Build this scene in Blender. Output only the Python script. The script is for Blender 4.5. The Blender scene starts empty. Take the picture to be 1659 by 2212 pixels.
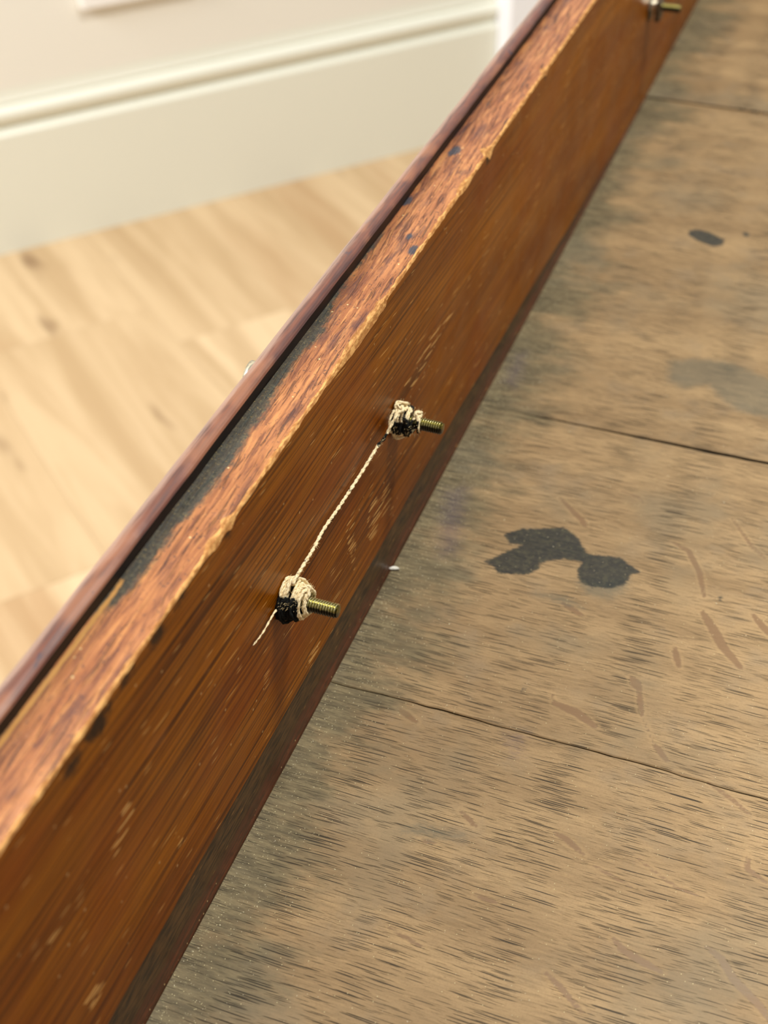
# Interior of an antique drawer: oak bottom boards, mahogany front with bolt ends and twine.
import bpy, bmesh, math, random
import numpy as np
from mathutils import Vector, Matrix

random.seed(7)
rng = np.random.RandomState(11)
scene = bpy.context.scene
COL = scene.collection

# ------------------------------------------------------------------ camera
BASE = 0.55                       # height of the drawer's bottom boards above the room floor
cam_d = bpy.data.cameras.new('camera')
cam = bpy.data.objects.new('camera', cam_d)
COL.objects.link(cam)
R = ((0.9376509876059541, 0.21595441876920943, -0.2723496180567027),
     (0.34741974454889935, -0.6059674712547873, 0.7156136841052273),
     (-0.010495072136790295, -0.7656155123788516, -0.6432128268821387))
M = Matrix(((R[0][0], -R[0][1], -R[0][2], 0.1151),
            (R[1][0], -R[1][1], -R[1][2], 0.0),
            (R[2][0], -R[2][1], -R[2][2], 0.30 + BASE),
            (0, 0, 0, 1)))
cam.matrix_world = M
cam_d.sensor_fit = 'VERTICAL'
cam_d.sensor_height = 36.0
cam_d.lens = 48.355
cam_d.clip_start = 0.01
cam_d.dof.use_dof = True
cam_d.dof.focus_distance = 0.365
cam_d.dof.aperture_fstop = 14.5
scene.camera = cam

# ------------------------------------------------------------------ world and lights
world = bpy.data.worlds.new('world')
scene.world = world
world.use_nodes = True
bg = world.node_tree.nodes['Background']
bg.inputs[0].default_value = (0.99, 0.98, 0.94, 1)
bg.inputs[1].default_value = 0.50


def area_light(name, loc, target, size, size_y, power, color):
    d = bpy.data.lights.new(name, 'AREA')
    d.shape = 'RECTANGLE'
    d.size, d.size_y = size, size_y
    d.energy = power
    d.color = color
    o = bpy.data.objects.new(name, d)
    COL.objects.link(o)
    o.location = loc
    o.rotation_euler = (Vector(target) - Vector(loc)).to_track_quat('-Z', 'Y').to_euler()
    return o


area_light('ceiling_lamp', (0.42, 0.62, 2.35), (0.0, 0.4, 0.55), 0.28, 0.28, 37, (1.0, 0.97, 0.90))
area_light('added_floor_light', (-1.9, -0.9, 2.1), (-0.8, 0.8, 0.0), 1.2, 1.2, 96, (1.0, 0.98, 0.97))  # added light from an unseen side, brightens floor, skirting and lip

vs = scene.view_settings
vs.view_transform = 'Standard'
vs.look = 'None'
vs.gamma = 1
vs.exposure = -0.08
vs.use_curve_mapping = False

# ------------------------------------------------------------------ shapes seen on the wood, in millimetres
RAYS= [[[[83.2,351.1],[88.6,348.9],[94.0,339.6],[97.5,328.5]],0.96],[[[98.3,321.5],[102.1,316.2],[106.8,308.6],[113.0,302.1]],1.55],[[[93.0,303.6],[95.9,295.9]],1.01],[[[83.8,286.8],[86.6,283.1]],1.6],[[[86.6,283.1],[89.5,273.3]],0.86],[[[89.5,273.3],[94.9,264.2]],0.3],[[[94.9,264.2],[99.8,259.1]],0.94],[[[64.7,269.5],[71.6,268.1],[77.8,264.8]],1.45],[[[62.7,273.3],[64.7,269.5]],0.37],[[[42.6,360.8],[52.4,351.8],[54.2,349.2]],1.0],[[[61.3,371.7],[67.5,370.5],[69.8,367.6]],0.57],[[[99.5,369.6],[108.1,357.5],[113.3,352.9]],0.63],[[[113.0,325.9],[119.7,318.0]],1.16],[[[56.3,310.9],[63.5,307.5]],1.05],[[[76.6,225.0],[80.2,224.0],[85.5,220.8]],0.88],[[[88.4,218.6],[92.4,217.3],[99.4,215.4]],0.54],[[[98.8,224.6],[106.1,220.9],[110.0,219.2],[117.4,218.2]],0.49],[[[111.8,255.6],[118.8,252.0],[124.6,248.2]],0.68],[[[125.9,234.9],[126.2,230.9],[131.5,228.3]],0.76],[[[98.5,199.0],[101.4,196.8],[107.3,194.9],[111.6,194.1]],1.03],[[[120.5,204.6],[124.3,202.7],[128.4,197.8],[135.1,193.1],[137.5,190.6]],1.13],[[[85.0,184.4],[89.9,181.5],[96.1,177.1]],0.81],[[[50.9,223.5],[56.6,219.7]],0.79],[[[62.5,199.6],[68.2,199.1]],0.74],[[[45.4,183.1],[55.5,180.5]],0.62],[[[43.6,210.6],[47.9,211.0]],0.66],[[[22.7,252.2],[29.5,249.0]],0.97]]
INK= [[[29.4,336.5],[34.5,341.2],[42.0,343.9],[47.7,346.7],[53.3,342.9],[58.1,336.1],[62.8,337.1],[68.8,337.9],[72.9,335.2],[76.4,333.1],[73.5,330.7],[73.1,326.6],[69.6,322.7],[63.1,321.0],[58.4,322.6],[56.7,327.4],[57.4,331.7],[51.8,331.1],[47.8,329.0],[44.9,326.6],[45.0,323.2],[42.0,319.5],[37.4,318.5],[33.7,317.2],[30.6,320.1],[27.2,321.0],[30.5,324.9],[33.3,329.4],[36.9,332.8],[32.4,332.6]],[[48.2,562.3],[51.6,565.3],[57.4,564.2],[64.8,559.6],[64.6,554.2],[60.6,552.2],[54.7,554.3],[49.0,558.3]],[[70.7,567.7],[72.6,569.5],[75.0,568.0],[73.3,565.0]],[[54.1,271.6],[55.2,272.8],[55.6,270.4],[54.7,270.6]],[[101.3,329.9],[102.3,330.9],[103.2,329.9],[102.4,328.7]]]
FAINT= [[[61.3,456.8],[69.0,461.6],[80.7,463.7],[89.6,461.4],[101.4,456.4],[105.0,431.3],[91.4,432.6],[85.3,436.7],[77.6,445.4],[69.5,440.0],[63.3,442.9]],[[58.0,322.5],[73.6,328.1],[73.1,322.6],[69.2,317.3],[62.3,317.4]],[[38.3,212.1],[42.6,215.6],[48.4,215.8],[54.3,215.6],[49.3,213.2],[41.9,212.0]],[[48.0,312.3],[56.2,314.0],[62.2,311.0],[57.1,310.4]]]
PURPLE= [[[3.5,441.4],[6.4,444.2],[9.1,431.4],[8.8,419.8],[4.6,421.6],[4.0,433.0]],[[3.8,351.5],[10.5,356.6],[13.6,341.8],[17.2,323.1],[13.6,319.4],[7.0,336.9]],[[55.3,252.8],[59.5,254.7],[59.3,250.7],[59.6,247.2],[57.4,250.0]]]
GREEN= [[-13.7,341.9],[-13.5,326.3],[-13.9,311.3],[-12.3,298.6],[-10.1,285.1],[-11.7,269.3],[-11.0,258.3],[-9.9,246.5],[-9.8,239.3],[-9.7,235.7],[-8.8,225.7],[-9.1,215.0],[-9.5,208.0],[-10.3,200.0],[-10.0,188.9],[-10.0,181.8],[-10.8,175.2],[-12.9,170.9]]
PATCH= [[[306.9,35.0],[310.8,22.6],[290.5,26.8],[286.9,32.5],[291.2,40.0]],[[273.3,50.6],[278.2,43.2],[279.1,29.9],[277.0,25.3],[271.1,45.4]],[[149.5,72.4],[153.4,64.5],[142.0,59.9],[140.2,63.8]],[[133.0,68.5],[134.0,65.6],[117.3,63.8],[115.5,68.9]],[[166.6,41.9],[169.3,33.2],[164.7,33.8],[163.6,42.2]],[[125.1,41.9],[131.6,30.0],[123.5,29.9],[120.0,37.5]],[[249.8,23.1],[252.6,16.6],[242.6,18.9],[239.8,23.5]],[[368.9,61.6],[354.6,61.3],[328.1,57.3],[319.7,64.5],[345.3,66.9]]]
STRAND= [[3.8,228.35,65.29],[2.5,243.4,62.71],[1.6,252.95,61.68],[1.2,266.11,59.9],[1.2,281.56,59.25],[2.0,293.25,60.96],[2.8,296.46,61.71],[4.5,302.4,66.44]]
TAIL= [[0.8,223.77,58.34],[0.8,221.57,59.06],[0.8,214.87,58.67],[0.8,209.37,59.56]]
TOPDOTS= [[-10.5,400.4],[-11.3,398.3],[-13.7,362.2],[-5.7,341.7],[-2.1,334.8],[-17.6,481.9]]


# ------------------------------------------------------------------ helpers
def lin(r, g, b):
    f = lambda c: c / 12.92 if c <= 0.04045 else ((c + 0.055) / 1.055) ** 2.4
    return (f(r / 255), f(g / 255), f(b / 255), 1)


def finish(o, label=None, category=None, group=None, kind=None, parent=None):
    if label: o['label'] = label
    if category: o["category"] = category
    if group: o['group'] = group
    if kind: o['kind'] = kind
    if parent: o.parent = parent
    return o


def mesh_obj(name, verts, faces, mats, parent=None, smooth=False, mat_idx=None, attrs=None, **kw):
    me = bpy.data.meshes.new(name)
    me.from_pydata([tuple(map(float, v)) for v in verts], [], [tuple(map(int, f)) for f in faces])
    for m in (mats if isinstance(mats, (list, tuple)) else [mats]):
        me.materials.append(m)
    if mat_idx is not None:
        me.polygons.foreach_set('material_index', np.asarray(mat_idx, dtype=np.int32))
    if smooth:
        me.polygons.foreach_set('use_smooth', np.ones(len(me.polygons), dtype=bool))
    if attrs:
        for k, v in attrs.items():
            a = me.attributes.new(k, 'FLOAT', 'POINT')
            a.data.foreach_set('value', np.asarray(v, dtype=np.float32))
    me.update()
    o = bpy.data.objects.new(name, me)
    COL.objects.link(o)
    return finish(o, parent=parent, **kw)


def empty(name, loc=(0, 0, 0), **kw):
    o = bpy.data.objects.new(name, None)
    o.empty_display_size = 0.05
    COL.objects.link(o)
    o.location = loc
    return finish(o, **kw)


def boxes_obj(name, boxes, mats, bevel=0.0, **kw):
    bm = bmesh.new()
    for (x0, x1, y0, y1, z0, z1) in boxes:
        vs_ = [bm.verts.new(p) for p in ((x0, y0, z0), (x1, y0, z0), (x1, y1, z0), (x0, y1, z0),
                                         (x0, y0, z1), (x1, y0, z1), (x1, y1, z1), (x0, y1, z1))]
        for f in ((3, 2, 1, 0), (4, 5, 6, 7), (0, 1, 5, 4), (1, 2, 6, 5), (2, 3, 7, 6), (3, 0, 4, 7)):
            bm.faces.new([vs_[i] for i in f])
    if bevel:
        bmesh.ops.bevel(bm, geom=bm.edges[:], offset=bevel, segments=2, affect='EDGES')
    me = bpy.data.meshes.new(name)
    bm.to_mesh(me); bm.free()
    me.materials.append(mats)
    o = bpy.data.objects.new(name, me)
    COL.objects.link(o)
    return finish(o, **kw)


def extrude(name, profiles, mats, closed=True, seg_mat=None, smooth=False, attrs_fn=None, caps=True, **kw):
    """profiles: array [rows, pts, 3]; skins successive rows, profile closed or open."""
    P = np.asarray(profiles)
    ny, nx = P.shape[:2]
    V = P.reshape(-1, 3)
    F, MI = [], []
    last = nx if closed else nx - 1
    for j in range(ny - 1):
        b = j * nx
        for i in range(last):
            k = (i + 1) % nx
            F.append((b + i, b + k, b + nx + k, b + nx + i))
            MI.append(seg_mat[i] if seg_mat else 0)
    if closed and caps:
        F.append(tuple(range(nx))[::-1]); MI.append(0)
        F.append(tuple((ny - 1) * nx + i for i in range(nx))); MI.append(0)
    return mesh_obj(name, V, F, mats, mat_idx=MI, smooth=smooth,
                    attrs=attrs_fn(V) if attrs_fn else None, **kw)


def tube_arrays(path, radius, n=8, off=0, twist=None):
    """vertices and faces of a tube with caps; radius scalar or list."""
    path = [Vector(p) for p in path]
    V, F = [], []
    up = Vector((0.31, 0.17, 0.93)).normalized()
    for i, p in enumerate(path):
        a = path[max(i - 1, 0)]; c = path[min(i + 1, len(path) - 1)]
        t = (c - a).normalized() if (c - a).length > 1e-9 else Vector((1, 0, 0))
        u = (up - t * up.dot(t))
        if u.length < 1e-4: u = t.orthogonal()
        u.normalize(); up = u
        v = t.cross(u)
        r = radius[i] if hasattr(radius, '__len__') else radius
        for k in range(n):
            an = 2 * math.pi * k / n
            V.append(p + (u * math.cos(an) + v * math.sin(an)) * r)
    m = len(path)
    for i in range(m - 1):
        for k in range(n):
            F.append((off + i * n + k, off + i * n + (k + 1) % n, off + (i + 1) * n + (k + 1) % n, off + (i + 1) * n + k))
    F.append(tuple(off + k for k in range(n))[::-1])
    F.append(tuple(off + (m - 1) * n + k for k in range(n)))
    return V, F


def tubes_obj(name, tubes, mat, n=8, **kw):
    V, F = [], []
    for path, r in tubes:
        v, f = tube_arrays(path, r, n, len(V))
        V += v; F += f
    return mesh_obj(name, V, F, mat, smooth=True, **kw)


def two_ply(path, r, turns_per_m=420, ends=1.0):
    """two strands laid around each other along a smooth path; r = overall radius."""
    path = resample([Vector(p) for p in path], r * 0.55)
    out = []
    up = Vector((0.3, 0.1, 0.95)).normalized()
    fr, s = [], 0
    for i, p in enumerate(path):
        a = path[max(i - 1, 0)]; c = path[min(i + 1, len(path) - 1)]
        t = (c - a).normalized()
        u = up - t * up.dot(t)
        if u.length < 1e-4: u = t.orthogonal()
        u.normalize(); up = u
        if i: s += (p - path[i - 1]).length
        fr.append((p, u, t.cross(u), s))
    for ph in (0, math.pi):
        pts, rad = [], []
        for p, u, v, s in fr:
            an = ph + s * turns_per_m * 2 * math.pi
            w = 1 + 0.10 * math.sin(s * 5100 + ph) + 0.10 * math.sin(s * 1730 + 2 * ph)
            pts.append(p + (u * math.cos(an) + v * math.sin(an)) * r * 0.30 * w)
            rad.append(r * 0.64 * w)
        out.append((pts, rad))
    return out


def resample(path, step):
    # Catmull-Rom then even spacing
    P = [path[0] * 2 - path[1]] + list(path) + [path[-1] * 2 - path[-2]]
    dense = []
    for i in range(1, len(P) - 2):
        for k in range(12):
            t = k / 12
            a, b, c, d = P[i - 1], P[i], P[i + 1], P[i + 2]
            dense.append(0.5 * ((2 * b) + (c - a) * t + (2 * a - 5 * b + 4 * c - d) * t * t + (3 * b - a - 3 * c + d) * t ** 3))
    dense.append(path[-1])
    out, acc = [dense[0]], 0
    for a, b in zip(dense, dense[1:]):
        L = (b - a).length
        if L < 1e-9: continue
        q = 0.0
        while acc + (L - q) >= step:
            q += step - acc; acc = 0
            out.append(a.lerp(b, min(1, q / L)))
        acc += L - q
    if (out[-1] - dense[-1]).length > step * 0.3: out.append(dense[-1])
    return out


def vnoise(x, seed=0):
    """smooth 1-D value noise in -1..1"""
    x = np.asarray(x, dtype=float)
    r = np.random.RandomState(seed).uniform(-1, 1, 4096)
    i = np.floor(x).astype(int); f = x - i; f = f * f * (3 - 2 * f)
    return r[i % 4096] * (1 - f) + r[(i + 1) % 4096] * f


def sdf_capsules(X, Y, pl, r, taper=True):
    """negative inside a thick polyline"""
    best = np.full(X.shape, 1e3)
    n = len(pl)
    for k in range(n - 1):
        ax, ay = pl[k]; bx, by = pl[k + 1]
        dx, dy = bx - ax, by - ay
        t = np.clip(((X - ax) * dx + (Y - ay) * dy) / (dx * dx + dy * dy + 1e-9), 0, 1)
        g = (k + t) / (n - 1)
        rr = r * (0.55 + 0.45 * np.sin(np.pi * np.clip(g, 0, 1))) if taper else r
        best = np.minimum(best, np.hypot(X - ax - t * dx, Y - ay - t * dy) - rr)
    return best


def sdf_poly(X, Y, P):
    d = np.full(X.shape, 1e6); inside = np.zeros(X.shape, bool)
    n = len(P)
    for k in range(n):
        ax, ay = P[k]; bx, by = P[(k + 1) % n]
        dx, dy = bx - ax, by - ay
        t = np.clip(((X - ax) * dx + (Y - ay) * dy) / (dx * dx + dy * dy + 1e-9), 0, 1)
        d = np.minimum(d, np.hypot(X - ax - t * dx, Y - ay - t * dy))
        c = ((ay > Y) != (by > Y)) & (X < (bx - ax) * (Y - ay) / ((by - ay) if by != ay else 1e-9) + ax)
        inside ^= c
    return np.where(inside, -d, d)


class Mat:
    def __init__(self, name, rough=0.5, spec=0.5):
        self.m = bpy.data.materials.new(name); self.m.use_nodes = True
        self.t = self.m.node_tree; self.n = self.t.nodes; self.l = self.t.links
        self.b = self.n['Principled BSDF']
        self.b.inputs['Roughness'].default_value = rough
        self.b.inputs['Specular IOR Level'].default_value = spec

    def put(self, sock, v):
        if isinstance(v, bpy.types.NodeSocket): self.l.new(v, sock)
        elif isinstance(v, (tuple, list)) and sock.type == 'RGBA': sock.default_value = tuple(v)[:3] + (1,)
        else: sock.default_value = v

    def coord(self, which='Object'):
        return self.n.new('ShaderNodeTexCoord').outputs[which]

    def mapping(self, vec, scale=(1, 1, 1), rot=(0, 0, 0), loc=(0, 0, 0)):
        a = self.n.new('ShaderNodeMapping'); self.put(a.inputs[0], vec)
        a.inputs['Scale'].default_value = scale; a.inputs['Rotation'].default_value = rot
        a.inputs['Location'].default_value = loc
        return a.outputs[0]

    def noise(self, vec, scale=1.0, detail=3, rough=0.55, dist=0.0, color=False):
        a = self.n.new('ShaderNodeTexNoise'); self.put(a.inputs['Vector'], vec)
        a.inputs['Scale'].default_value = scale; a.inputs['Detail'].default_value = detail
        a.inputs['Roughness'].default_value = rough; a.inputs['Distortion'].default_value = dist
        return a.outputs['Color' if color else 'Fac']

    def voronoi(self, vec, scale=1.0, dim='2D', rnd=1.0):
        a = self.n.new('ShaderNodeTexVoronoi'); a.voronoi_dimensions = dim
        self.put(a.inputs['Vector'], vec); a.inputs['Scale'].default_value = scale
        a.inputs['Randomness'].default_value = rnd
        return a.outputs['Distance'], a.outputs['Color']

    def math(self, op, a, b=0.0, c=0.0, clamp=False):
        x = self.n.new('ShaderNodeMath'); x.operation = op; x.use_clamp = clamp
        self.put(x.inputs[0], a); self.put(x.inputs[1], b); self.put(x.inputs[2], c)
        return x.outputs[0]

    def vadd(self, a, b, op='ADD'):
        x = self.n.new('ShaderNodeVectorMath'); x.operation = op
        self.put(x.inputs[0], a); self.put(x.inputs[1], b)
        return x.outputs[0]

    def step(self, v, lo, hi, olo=0.0, ohi=1.0, smooth=True):
        x = self.n.new('ShaderNodeMapRange'); x.clamp = True
        x.interpolation_type = 'SMOOTHSTEP' if smooth else 'LINEAR'
        self.put(x.inputs[0], v)
        for i, q in enumerate((lo, hi, olo, ohi)): self.put(x.inputs[i + 1], q)
        return x.outputs[0]

    def mix(self, f, a, b, mode='MIX'):
        x = self.n.new('ShaderNodeMix'); x.data_type = 'RGBA'; x.blend_type = mode
        self.put(x.inputs[0], f); self.put(x.inputs[6], a); self.put(x.inputs[7], b)
        return x.outputs[2]

    def attr(self, name):
        a = self.n.new('ShaderNodeAttribute'); a.attribute_name = name
        return a.outputs['Fac']

    def sep(self, v):
        a = self.n.new('ShaderNodeSeparateXYZ'); self.put(a.inputs[0], v)
        return a.outputs

    def comb(self, x, y, z=0.0):
        a = self.n.new('ShaderNodeCombineXYZ')
        self.put(a.inputs[0], x); self.put(a.inputs[1], y); self.put(a.inputs[2], z)
        return a.outputs[0]

    def bump(self, h, strength=0.5, dist=0.0003, prev=None):
        a = self.n.new('ShaderNodeBump'); a.inputs['Strength'].default_value = strength
        a.inputs['Distance'].default_value = dist; self.put(a.inputs['Height'], h)
        if prev: self.put(a.inputs['Normal'], prev)
        return a.outputs[0]

    def rand(self):
        return self.n.new('ShaderNodeObjectInfo').outputs['Random']

    def set(self, **kw):
        for k, v in kw.items():
            self.put(self.b.inputs[k.replace('_', ' ')], v)
        return self.m


# ------------------------------------------------------------------ materials
def mat_oak():
    m = Mat('aged_oak', 0.62, 0.35)
    mm = m.mapping(m.coord(), (1000, 1000, 1000))            # millimetres, x = along the grain
    sh = m.math('MULTIPLY', m.rand(), 317.0)
    warp = m.noise(m.mapping(mm, (0.018, 0.02, 0.03)), 1.0, 2)
    s = m.sep(mm)
    yw = m.math('ADD', s[1], m.math('MULTIPLY', m.math('SUBTRACT', warp, 0.5), 3.0))
    p = m.comb(m.math('ADD', s[0], sh), yw, 0.0)
    big = m.noise(m.mapping(p, (0.012, 0.06, 1)), 1.0, 4, 0.6)
    fine = m.noise(m.mapping(p, (0.10, 1.5, 1)), 1.0, 5, 0.72)
    blot = m.noise(m.mapping(p, (0.05, 0.05, 1)), 1.0, 4, 0.6)
    c = m.mix(m.step(big, 0.3, 0.7), lin(143, 117, 82), lin(170, 142, 102))
    c = m.mix(m.math('MULTIPLY', m.step(fine, 0.46, 0.66), 0.50), c, lin(112, 92, 60))
    c = m.mix(m.math('MULTIPLY', m.step(fine, 0.30, 0.46, 1, 0), 0.30), c, lin(196, 164, 114))
    c = m.mix(m.math('MULTIPLY', m.step(blot, 0.5, 0.72), 0.5), c, lin(140, 122, 96))
    grit = m.noise(mm, 1.7, 2, 0.6)
    c = m.mix(m.math('MULTIPLY', m.step(grit, 0.45, 0.75), 0.28), c, lin(118, 92, 62))
    # smooth medullary flecks
    ray = m.attr('ray')
    rn = m.math('ADD', ray, m.math('MULTIPLY', m.math('SUBTRACT', m.noise(mm, 0.9, 2), 0.5), 0.7))
    rmask = m.step(rn, -0.25, 0.22, 1, 0)
    rim = m.math('MULTIPLY', m.step(rn, 0.1, 0.35), m.step(rn, 0.5, 1.4, 1, 0))
    # open pores: short dark dashes along the grain
    band = m.noise(m.mapping(p, (0.015, 0.10, 1)), 1.0, 2)
    pores = None
    for k, (lx, ly, th) in enumerate(((28.0, 0.80, 0.150), (40.0, 1.15, 0.100), (19.0, 0.60, 0.120), (24.0, 0.46, 0.115))):
        q = m.mapping(p, (1 / lx, 1 / ly, 1), loc=(3.7 * k, 9.1 * k, 0))
        d, col = m.voronoi(q, 1.0, rnd=0.9)
        thr = m.math('MULTIPLY', m.step(band, 0.22, 0.50, 0.35, 1.05), th)
        rr = m.sep(col)[0]
        thr = m.math('MULTIPLY', thr, m.step(rr, 0.15, 0.9, 0.25, 1.15))
        pk = m.step(m.math('SUBTRACT', d, thr), -0.02, 0.010, 1, 0)
        pores = pk if pores is None else m.math('MAXIMUM', pores, pk)
    pores = m.math('MULTIPLY', pores, m.math('SUBTRACT', 1.0, m.math('MAXIMUM', rmask, m.math('MULTIPLY', rim, 0.5))))
    c = m.mix(m.math('MULTIPLY', rim, 0.14), c, lin(190, 156, 108))
    c = m.mix(m.math('MULTIPLY', rmask, 0.8), c, lin(126, 97, 68))
    # grime that gathered along the front of the drawer
    gn = m.noise(m.mapping(mm, (0.022, 0.05, 1)), 1.0, 5, 0.68)
    gx = m.math('MULTIPLY', m.math('SUBTRACT', gn, 0.48), 90.0)
    gd = m.math('SUBTRACT', s[0], gx)
    grime = m.step(gd, 2.0, 30.0, 1, 0)
    gcol = m.mix(m.step(m.noise(m.mapping(mm, (0.10, 0.55, 1)), 1.0, 5, 0.7), 0.38, 0.66), lin(74, 70, 52), lin(118, 108, 80))
    c = m.mix(m.math('MULTIPLY', grime, 0.82), c, gcol)
    haze = m.noise(m.mapping(mm, (0.018, 0.018, 1), loc=(5, 3, 0)), 1.0, 4, 0.6)
    c = m.mix(m.math('MULTIPLY', m.step(haze, 0.50, 0.70), 0.42), c, lin(116, 108, 88))
    c = m.mix(m.math('MULTIPLY', pores, 0.9), c, lin(34, 27, 14))
    # ink
    en = m.math('MULTIPLY', m.math('SUBTRACT', m.noise(m.mapping(mm, (0.42, 1.1, 1)), 1.0, 5, 0.75), 0.5), 4.2)
    f = m.step(m.math('ADD', m.attr('faint'), m.math('MULTIPLY', en, 2.2)), -2.5, 2.5, 1, 0)
    c = m.mix(m.math('MULTIPLY', f, 0.55), c, lin(88, 90, 78))
    pu = m.step(m.math('ADD', m.attr('purple'), m.math('MULTIPLY', en, 4.0)), -5, 4.0, 1, 0)
    c = m.mix(m.math('MULTIPLY', pu, 0.38), c, lin(74, 64, 88))
    ink = m.step(m.math('ADD', m.attr('ink'), en), -0.55, 0.45, 1, 0)
    icol = m.mix(m.step(m.noise(mm, 0.55, 3), 0.42, 0.7), lin(32, 39, 40), lin(60, 62, 50))
    icol = m.mix(m.math('MULTIPLY', m.step(m.noise(mm, 1.5, 3, 0.7), 0.62, 0.70), 0.7), icol, lin(150, 142, 98))
    c = m.mix(m.math('MULTIPLY', ink, 0.92), c, icol)
    # pale dust: fine specks and streaks, thick against the front
    edge = m.step(s[0], 1.0, 26.0, 1, 0)
    dn = m.noise(m.mapping(mm, (0.55, 2.2, 1)), 1.0, 5, 0.8)
    dm = m.math('MULTIPLY', m.step(dn, m.math('SUBTRACT', 0.70, m.math('MULTIPLY', edge, 0.15)), 0.72), m.math('ADD', m.math('MULTIPLY', edge, 0.75), 0.10))
    c = m.mix(dm, c, lin(196, 186, 142))
    d1, c1 = m.voronoi(mm, 0.62)
    sp = m.math('MULTIPLY', m.step(d1, 0.04, 0.10, 1, 0),
                m.step(m.math('ADD', m.sep(c1)[1], m.math('MULTIPLY', edge, 0.2)), 0.93, 0.97))
    c = m.mix(m.math('MULTIPLY', sp, 0.8), c, lin(236, 222, 172))
    h = m.math('SUBTRACT', m.math('MULTIPLY', fine, 0.35), pores)
    h = m.math('ADD', h, m.math('MULTIPLY', sp, 0.8))
    c = m.mix(m.step(s[2], -0.35, -0.9), c, lin(16, 13, 8))
    rough = m.step(m.math('MAXIMUM', rmask, ink), 0, 1, 0.62, 0.44)
    return m.set(Base_Color=c, Roughness=rough, Normal=m.bump(h, 0.55, 0.00022))


def mat_front():
    """varnished inner face of the front, grain along y"""
    m = Mat('amber_varnished_mahogany', 0.34, 0.16)
    mm = m.mapping(m.coord(), (1000, 1000, 1000))
    s = m.sep(mm)
    warp = m.noise(m.mapping(mm, (0.02, 0.007, 0.012)), 1.0, 2)
    zz = m.math('ADD', m.math('ADD', s[2], m.math('MULTIPLY', s[1], 0.045)), m.math('MULTIPLY', m.math('SUBTRACT', warp, 0.5), 4.0))
    p = m.comb(s[1], zz, 0)
    big = m.noise(m.mapping(p, (0.008, 0.05, 1)), 1.0, 4, 0.6)
    fine = m.noise(m.mapping(p, (0.008, 0.95, 1)), 1.0, 2, 0.55)
    fine2 = m.noise(m.mapping(p, (0.02, 2.1, 1)), 1.0, 3, 0.6)
    c = m.mix(m.step(big, 0.32, 0.68), lin(128, 66, 2), lin(160, 94, 6))
    near = m.step(s[1], 260, 480, 1, 0.45)
    c = m.mix(m.math('MULTIPLY', m.step(fine, 0.45, 0.68), m.math('MULTIPLY', near, 0.95)), c, lin(66, 28, 1))
    c = m.mix(m.math('MULTIPLY', m.step(fine2, 0.50, 0.66), m.math('MULTIPLY', near, 0.8)), c, lin(74, 32, 1))
    c = m.mix(m.math('MULTIPLY', m.step(fine2, 0.30, 0.44, 1, 0), m.math('MULTIPLY', near, 0.5)), c, lin(184, 112, 18))
    red = m.noise(m.mapping(mm, (1, 0.016, 0.03)), 1.0, 3, 0.6)
    c = m.mix(m.math('MULTIPLY', m.step(red, 0.48, 0.7), 0.4), c, lin(134, 60, 10))
    bloom = m.noise(m.mapping(mm, (1, 0.035, 0.05), loc=(4, 1, 2)), 1.0, 4, 0.65)
    c = m.mix(m.math('MULTIPLY', m.step(bloom, 0.56, 0.78), 0.28), c, lin(158, 108, 70))
    # pale scratches through the varnish, a little off the grain
    q = m.mapping(m.comb(s[1], s[2], 0), (1, 1, 1), rot=(0, 0, math.radians(7)))
    d, col = m.voronoi(m.mapping(q, (1 / 15, 1 / 0.95, 1)), 1.0)
    r = m.sep(col)
    pat = m.step(m.math('ADD', m.attr('patch'), m.math('MULTIPLY', m.math('SUBTRACT', warp, 0.5), 5.0)), -1.2, 1.5, 1, 0)
    rare = m.step(r[0], 0.88, 0.96)
    thr = m.math('MAXIMUM', m.math('MULTIPLY', pat, m.step(r[1], 0.05, 0.8, 0.12, 0.40)), m.math('MULTIPLY', rare, 0.17))
    scr = m.step(m.math('SUBTRACT', d, thr), -0.12, 0.0, 1, 0)
    c = m.mix(m.math('MULTIPLY', scr, 0.75), c, lin(236, 186, 112))
    d3, col3 = m.voronoi(m.mapping(q, (1 / 34, 1 / 1.6, 1), loc=(0.4, 0.7, 0)), 1.0)
    long = m.math('MULTIPLY', m.step(m.math('SUBTRACT', d3, m.math('MULTIPLY', m.step(m.sep(col3)[0], 0.90, 0.99), 0.16)), -0.09, 0.0, 1, 0), m.step(m.sep(col3)[0], 0.89, 0.91))
    c = m.mix(m.math('MULTIPLY', long, 0.7), c, lin(226, 170, 92))
    d2, col2 = m.voronoi(mm, 0.22, '3D')
    dot = m.math('MULTIPLY', m.step(d2, 0.05, 0.10, 1, 0), m.step(m.sep(col2)[0], 0.72, 0.75))
    c = m.mix(m.math('MULTIPLY', dot, 0.6), c, lin(214, 176, 120))
    dark = m.step(m.math('ADD', m.attr('dark'), m.math('MULTIPLY', m.math('SUBTRACT', m.noise(mm, 0.4, 4, 0.7), 0.5), 6.0)), -1.5, 1.2, 1, 0)
    c = m.mix(m.math('MULTIPLY', dark, 0.92), c, lin(26, 18, 16))
    rough = m.step(bloom, 0.4, 0.75, 0.34, 0.52)
    h = m.math('SUBTRACT', m.math('MULTIPLY', fine2, -0.5), m.math('MULTIPLY', scr, 0.7))
    return m.set(Base_Color=c, Roughness=rough, Normal=m.bump(h, 0.35, 0.0002))


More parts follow.
